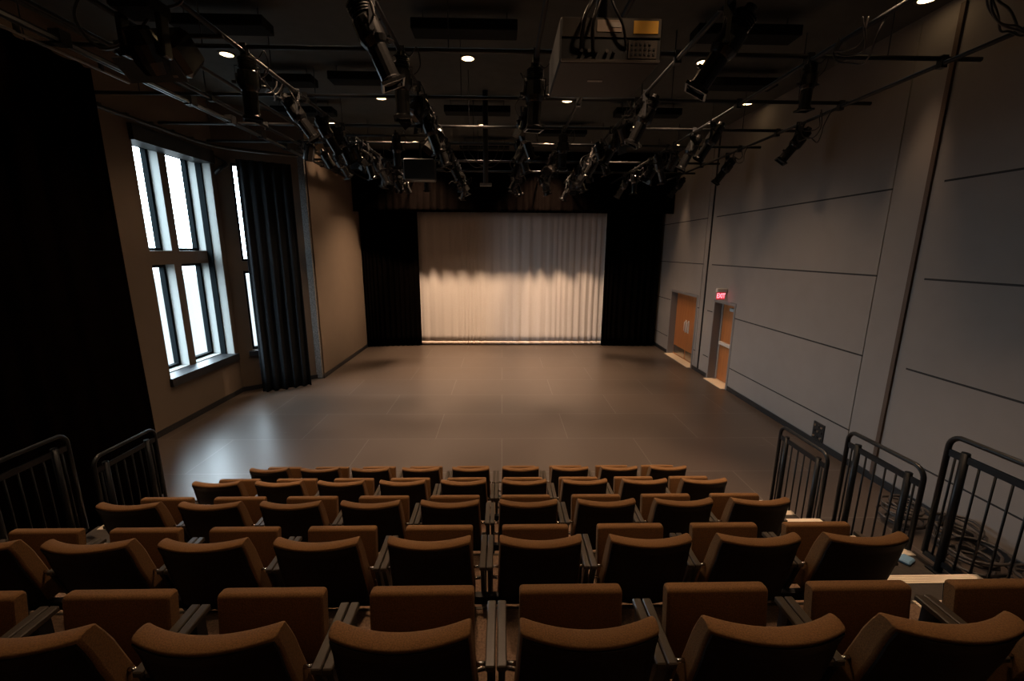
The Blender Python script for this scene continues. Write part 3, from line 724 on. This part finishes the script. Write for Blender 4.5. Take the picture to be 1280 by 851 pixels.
# (kind, x, y, pan deg, tilt deg, scale, where)
FX = [
 ('e', -1.12, 4.15, -75, 24, 1.12, 'large one at top left of centre'),
 ('e', -2.85, 5.35, 30, 4, 1.05, 'hanging straight down beside the left speaker'),
 ('e', -2.85, 6.55, -72, 34, 1.0, 'with a silver band, leaning right, left of the near stage'),
 ('e', -2.85, 7.55, -60, 30, .95, 'leaning right in the left cluster'),
 ('e', -2.85, 8.15, -55, 26, 1.0, 'glowing copper in the left cluster'),
 ('f', -2.85, 8.85, -20, 30, 1.0, 'with barn doors in the left cluster'),
 ('e', -2.85, 9.7, -40, 18, 1.0, 'lower in the left cluster'),
 ('e', -2.85, 10.6, -70, 28, 1.0, 'near the end of the left cluster'),
 ('p', -2.85, 11.5, 0, 30, 1.0, 'far end of the left pipe'),
 ('f', -2.85, 12.4, 20, 35, 1.0, 'last on the left pipe'),
 ('p', -3.6, 8.6, 40, 35, 1.0, 'on the pipe left of the left cluster'),
 ('e', -3.6, 10.2, -30, 40, .9, 'far on the pipe left of the left cluster'),
 ('e', -1.98, 8.6, 0, 3, .95, 'pointing straight down between two left pipes'),
 ('e', -1.98, 11.85, 0, 3, .95, 'pointing straight down left of the white curtain'),
 ('e', -1.12, 5.25, 10, 3, 1.05, 'dark and upright left of centre'),
 ('f', -1.12, 6.2, 140, 40, 1.0, 'aimed back under a cable loop, centre left'),
 ('e', -1.12, 7.2, -60, 22, 1.0, 'leaning right, centre left'),
 ('e', -1.12, 8.2, -70, 20, 1.0, 'centre left, behind the cable loops'),
 ('p', -1.12, 9.1, 60, 30, 1.0, 'centre left, halfway along the pipe'),
 ('e', -1.12, 10.0, -65, 30, 1.0, 'centre left, over the far stage'),
 ('e', -1.12, 10.9, -60, 34, 1.0, 'centre left with bright lens edge'),
 ('f', -1.12, 11.7, 60, 30, 1.0, 'centre left near the curtain'),
 ('e', -1.12, 12.6, -70, 25, 1.0, 'last on the centre left pipe'),
 ('e', .38, 5.5, 10, 3, 1.1, 'tall dark upright left of the projector'),
 ('f', .38, 6.6, 30, 25, 1.0, 'left of and behind the projector'),
 ('e', .38, 7.6, -60, 25, 1.0, 'centre, leaning right'),
 ('p', .38, 8.5, 70, 30, 1.0, 'centre, leaning left'),
 ('e', .38, 9.4, 60, 25, 1.0, 'centre, behind the leaning pair'),
 ('f', .38, 10.4, 0, 35, 1.0, 'centre over the far stage'),
 ('e', .38, 11.4, 70, 28, 1.0, 'centre with bright lens edge'),
 ('e', .38, 12.4, -50, 28, 1.0, 'last on the centre pipe'),
 ('e', 1.12, 8.4, 0, 2, 1.0, 'straight down below the projector'),
 ('e', 1.12, 11.3, 0, 2, 1.0, 'straight down above the white curtain'),
 ('f', 1.12, 9.6, 120, 30, 1.0, 'between the two straight-down lamps right of centre'),
 ('e', 1.98, 4.2, 70, 32, 1.15, 'large one right of the projector'),
 ('e', 1.98, 6.4, 72, 26, 1.05, 'leaning left behind the projector'),
 ('f', 1.98, 7.3, -60, 25, 1.0, 'right of the projector by a cable ring'),
 ('e', 1.98, 8.1, 75, 30, 1.0, 'right cluster, leaning left'),
 ('e', 1.98, 9.0, -70, 26, 1.0, 'right cluster, leaning right'),
 ('p', 1.98, 9.9, 60, 32, 1.0, 'right cluster, middle'),
 ('e', 1.98, 10.7, 70, 34, 1.0, 'right cluster with bright lens edge'),
 ('e', 1.98, 11.6, -70, 28, 1.0, 'right cluster near the curtain'),
 ('f', 1.98, 12.5, 0, 30, 1.0, 'last in the right cluster'),
 ('e', 3.5, 5.3, 0, 2, .8, 'small and upright in front of the grey wall'),
 ('e', 3.5, 7.6, 60, 30, 1.0, 'right pipe above the tall shadow'),
 ('p', 3.5, 9.2, 30, 30, 1.0, 'right pipe, halfway to the curtain'),
 ('f', 3.5, 10.6, 60, 30, 1.0, 'right pipe over the far stage'),
 ('e', 3.5, 11.8, 10, 5, 1.0, 'right pipe, hanging nearly straight'),
 ('e', 3.5, 12.9, 60, 30, 1.0, 'last on the right pipe'),
 ('e', 5.05, 7.75, 75, 36, 1.0, 'copper-edged, in front of the right wall'),
 ('e', 5.05, 10.1, 75, 34, 1.0, 'smaller-looking, high over the exit door'),
 ('e', 5.05, 12.8, 75, 36, 1.0, 'dark one high over the double door'),
 ('e', -1.12, 13.5, 40, 30, 1.0, 'close to the valance, left of centre'),
 ('p', .38, 13.3, -40, 30, 1.0, 'close to the valance, centre'),
 ('e', 1.98, 13.4, 50, 30, 1.0, 'close to the valance, right'),
 ('p', -2.85, 13.3, -50, 30, 1.0, 'close to the valance, far left'),
 ('f', -1.12, 7.7, 110, 35, 1.0, 'aimed left, centre left'),
 ('p', -1.12, 9.55, 150, 25, 1.0, 'aimed back over the near stage, centre left'),
 ('f', -1.12, 12.15, -20, 30, 1.0, 'with barn doors, centre left far end'),
 ('e', 0.38, 8.95, -75, 20, 1.0, 'centre pipe between two leaning left'),
 ('p', 0.38, 9.9, -40, 35, 1.0, 'centre pipe halfway along'),
 ('e', 0.38, 11.9, 80, 22, 1.0, 'centre pipe near its far end'),
 ('e', 1.12, 10.4, 80, 18, 1.0, 'right of centre, leaning left'),
 ('e', 1.12, 12.3, -70, 24, 1.0, 'right of centre near the curtain'),
 ('f', 1.98, 10.3, 20, 30, 1.0, 'with barn doors in the right cluster'),
 ('e', 1.98, 11.15, 30, 24, 1.0, 'right cluster, aimed at the curtain'),
 ('f', -2.85, 9.3, 80, 30, 1.0, 'with barn doors aimed left, left cluster'),
 ('e', -2.85, 11.05, 40, 24, 1.0, 'left cluster aimed at the curtain'),
 ('e', -2.85, 11.95, -60, 30, 1.0, 'left cluster near the curtain'),
 ('p', -3.6, 9.4, -60, 30, 1.0, 'left outer pipe, middle'),
 ('e', 3.5, 8.4, 70, 26, 1.0, 'right pipe leaning left'),
 ('e', 3.5, 10.0, -60, 28, 1.0, 'right pipe leaning right'),
]
KN = {'e': 'ellipsoidal stage light', 'f': 'fresnel stage light', 'p': 'par can stage light'}
for kd, x, y, pan, tilt, sc, where in FX:
    o = PROTO[kd] if kd not in used else copy_tree(PROTO[kd]); 
    o.location = (x, y, ZP - .055); o.rotation_euler = (0, 0, R(pan)); o.scale = (sc,) * 3
    for c in (CH[PROTO[kd].name] if kd not in used else kids(o)):
        if c.name.split('.')[0] in ('lamp_housing', 'lens_barrel', 'lens', 'gel_frame', 'barn_door'): c.rotation_euler = (R(tilt), 0, 0)
    used.add(kd)
    tag(o, 'black %s, %s' % (KN[kd], where), 'stage light', 'stage lights on the ceiling pipes')
# short cross pipe holding the two straight-down lamps
tag(MB().tube([(-3.65, 4.87, ZP - .1), (-2.8, 4.87, ZP - .1)], .022, 8).build('side_arm_pipe', PIPE), 'short black pipe holding the hanging left loudspeaker', 'pipe')
for y, nm in ((8.6, 'nearer'), (11.85, 'farther')):
    tag(MB().tube([(-2.9, y, ZP - .1), (-1.1, y, ZP - .1)], .022, 8).build('side_arm_pipe', PIPE), 'short black pipe between the left pipes, the %s one' % nm, 'pipe')

# silver band on one lamp
# vertical drop pole
dp = tag(empty('drop_pole', (-.34, 9.3, 0)), 'black vertical drop pole in the middle of the rig', 'pole')
MB().tube([(0, 0, 4.75), (0, 0, 6.5)], .055, 10).build('pole', PIPE, dp); MB().box(-.12, .12, -.03, .03, 4.7, 4.76).build('foot_plate', STEEL, dp)

# ------------------------------------------------------------------ projector
pj = tag(empty('projector', (.73, 3.2, 4.65)), 'large grey ceiling projector with an orange sticker on its back', 'projector')
MB().box(-.345, .345, 0, .68, 0, .275, bev=.012).build('body', GREYP, pj)
rp = MB().box(-.33, .33, -.012, 0, .15, .262).build('rear_panel', mat('projector_rear', (.05, .038, .028), .5), pj)
MB().box(-.335, .335, -.004, .001, .01, .14).build('connector_recess', BLACKP, pj)
MB().box(-.335, .335, -.02, 0, .0, .014).build('rear_lip', mat('projector_rear', (0, 0, 0)), pj)
MB().box(.145, .31, -.016, -.012, .172, .248).build('orange_sticker', ORANGE, pj)
cl = MB().box(-.10, .065, -.016, -.012, .18, .25).build('pale_label', CREAM, pj)
MB().box(-.01, .06, -.019, -.016, .205, .235).build('label_text_block', WHITEP, cl)
kp = MB().box(.115, .31, -.018, 0, .02, .13, bev=.003).build('control_panel', mat('projector_keypad', (.07, .053, .04), .5), pj)
bt = MB()
for i in range(6):
    for j in range(3):
        if not (i in (5,) and j == 2): bt.box(.13 + i * .03, .145 + i * .03, -.024, -.018, .04 + j * .03, .052 + j * .03)
bt.build('button', BLACKP, kp)
for i, x in enumerate((-.2, -.15, -.1, -.03, .02)): MB().lathe([(0, -.03), (.012, -.03), (.012, 0)], 8, 'y').build('socket', PIN if i % 2 else STEEL, pj, loc=(x, 0, .06))
ln = MB(); ln.lathe([(0, .75), (.09, .75), (.10, .68)], 16, 'y'); ln.build('lens', LAMPBODY, pj, loc=(.1, 0, .14))
MB().box(-.09, .02, .30, .33, -.003, 0).build('maker_plate', mat('plate_grey', (.12, .11, .10), .4), pj)
mt = MB(); mt.tube([(0, .35, .27), (0, .35, 1.85)], .04, 10); mt.box(-.22, .22, .12, .56, .27, .30); mt.build('ceiling_mount', STEEL, pj)
cb = MB(); cb.tube(spl([(-.12, -.01, .06), (-.14, -.08, .2), (-.08, -.05, .4), (-.02, .1, .75)]), .012, 6); cb.tube(spl([(.1, -.01, .09), (.06, -.06, .2), (-.03, -.05, .38), (-.05, .1, .8)]), .009, 6); cb.tube(spl([(-.2, -.01, .07), (-.2, -.09, .22), (-.12, -.05, .42), (-.1, .1, .8)]), .014, 6)
cb.build('cable', CABLE, pj)
# duct-like dark box above the projector
tag(MB().box(-.6, .6, 0, 1.2, 0, .25, bev=.01).build('air_duct', BLACKP, loc=(.95, 3.55, 6.1)), 'black box duct under the ceiling above the projector', 'duct')

# loudspeaker at the left
sp = tag(empty('loudspeaker', (-3.42, 4.72, 5.12), R(-6)), 'black hanging loudspeaker with a grey grille at upper left', 'loudspeaker')
Ms = Matrix.Rotation(R(48), 4, 'X')
s_ = MB(); s_.box(-.30, .34, 0, .36, -.12, .22, bev=.05, M=Ms); s_.build('cabinet', LAMPBODY, sp)
gr = MB(); gr.box(-.33, .28, -.02, .0, -.115, .125, M=Ms)
for i in range(30): gr.box(-.325 + i * .02, -.317 + i * .02, -.024, -.02, -.11, .12, M=Ms)
gr.build('grille', mat('speaker_grille', (.12, .145, .165), .5), sp)
MB().box(.17, .215, -.03, -.024, -.07, -.05, M=Ms).build('badge', WHITEP, sp)
ym = MB(); ym.tube([(0, .15, .15), (0, .15, .52)], .02, 8); ym.box(-.05, .05, .1, .2, .2, .25); ym.build('bracket', STEEL, sp)
sp2 = tag(empty('loudspeaker', (-1.72, 9.35, 5.02)), 'small dark box speaker hung low in the left cluster', 'loudspeaker')
MB().box(-.32, .32, 0, .3, -.2, .22, bev=.02).build('cabinet', mat('speaker_dark', (.018, .024, .028), .5), sp2)
MB().lathe([(0, -.008), (.012, -.008), (.012, 0)], 8, 'y').build('badge', PIN, sp2, loc=(.24, 0, .03))
MB().box(-.02, .02, .23, .27, .2, .56).build('bracket', STEEL, sp2)
# moving head above the speaker
mh = tag(empty('moving_head_light', (-3.05, 4.15, 5.45)), 'black moving-head light tangled with cables above the left speaker', 'stage light')
MB().box(-.17, .17, -.14, .14, -.12, .0, bev=.02).build('base', CLOUD, mh)
y_ = MB(); y_.box(-.19, -.14, -.05, .05, -.45, -.12, bev=.01); y_.box(.14, .19, -.05, .05, -.45, -.12, bev=.01); y_.build('yoke', LAMPBODY, mh)
MB().lathe([(0, .16), (.10, .15), (.13, .05), (.13, -.08), (.10, -.18), (.085, -.18)], 16, M=Matrix.Translation((0, 0, -.38)) @ Matrix.Rotation(R(35), 4, 'X')).build('head', LAMPBODY, mh)
MB().tube(spl([(0, 0, 0), (-.25, -.1, .05), (-.42, -.15, -.2), (-.3, -.1, -.42), (-.1, 0, -.3), (.05, .1, -.05), (.28, .1, .02), (.35, .1, .2)]), .012, 6).build('cable', CABLE, mh)

# cable loops hanging from the pipes
def loops(x, y, z, n, r, seed, label, m=CABLE):
    rnd = random.Random(seed); root = tag(empty('cable_bundle', (x, y, z)), label, 'cable', 'cable loops on the lighting pipes')
    for k in range(n):
        a0 = rnd.uniform(-.3, .3); rr = r * rnd.uniform(.6, 1.1); pts = []
        for i in range(9):
            a = PI * i / 8; pts.append((-rr * math.cos(a), .06 * k + .05 * math.sin(3 * a + k), -rr * rnd.uniform(.85, 1.1) * math.sin(a) * 1.1))
        MB().tube(spl(pts), .009, 5).build('cable_loop', m, root, rot=(0, 0, a0 * .3 + (0 if y in (3.8, 9.6) else PI / 2)))
    return root
loops(4.35, 3.8, 5.56, 4, .40, 1, 'looped black cables at the upper right corner')
loops(3.5, 4.6, 5.535, 3, .26, 2, 'looped cables right of the projector')
loops(-1.12, 5.75, 5.535, 3, .24, 3, 'pale-lit cable loops left of centre', mat('copper_cable', (.06, .045, .035), .3))
loops(.38, 6.0, 5.535, 3, .2, 4, 'cable loops left of the projector')
loops(1.98, 6.9, 5.535, 3, .22, 5, 'cable loops behind the projector on its right')
loops(-2.85, 6.0, 5.535, 3, .25, 6, 'cable loops over the left cluster')
loops(-1.12, 4.7, 5.535, 3, .22, 7, 'cable loops by the large light at top left of centre')
loops(5.05, 7.3, 5.535, 3, .3, 8, 'cable loops against the right wall')
loops(-2.85, 9.05, 5.535, 3, .22, 9, 'cable loops deep in the left cluster')
loops(1.98, 9.4, 5.535, 3, .24, 10, 'cable loops deep in the right cluster')
loops(-.4, 9.6, 5.56, 2, .5, 11, 'cable swag across the middle of the rig')
loops(5.05, 9.5, 5.535, 2, .28, 12, 'cable loops above the exit door')
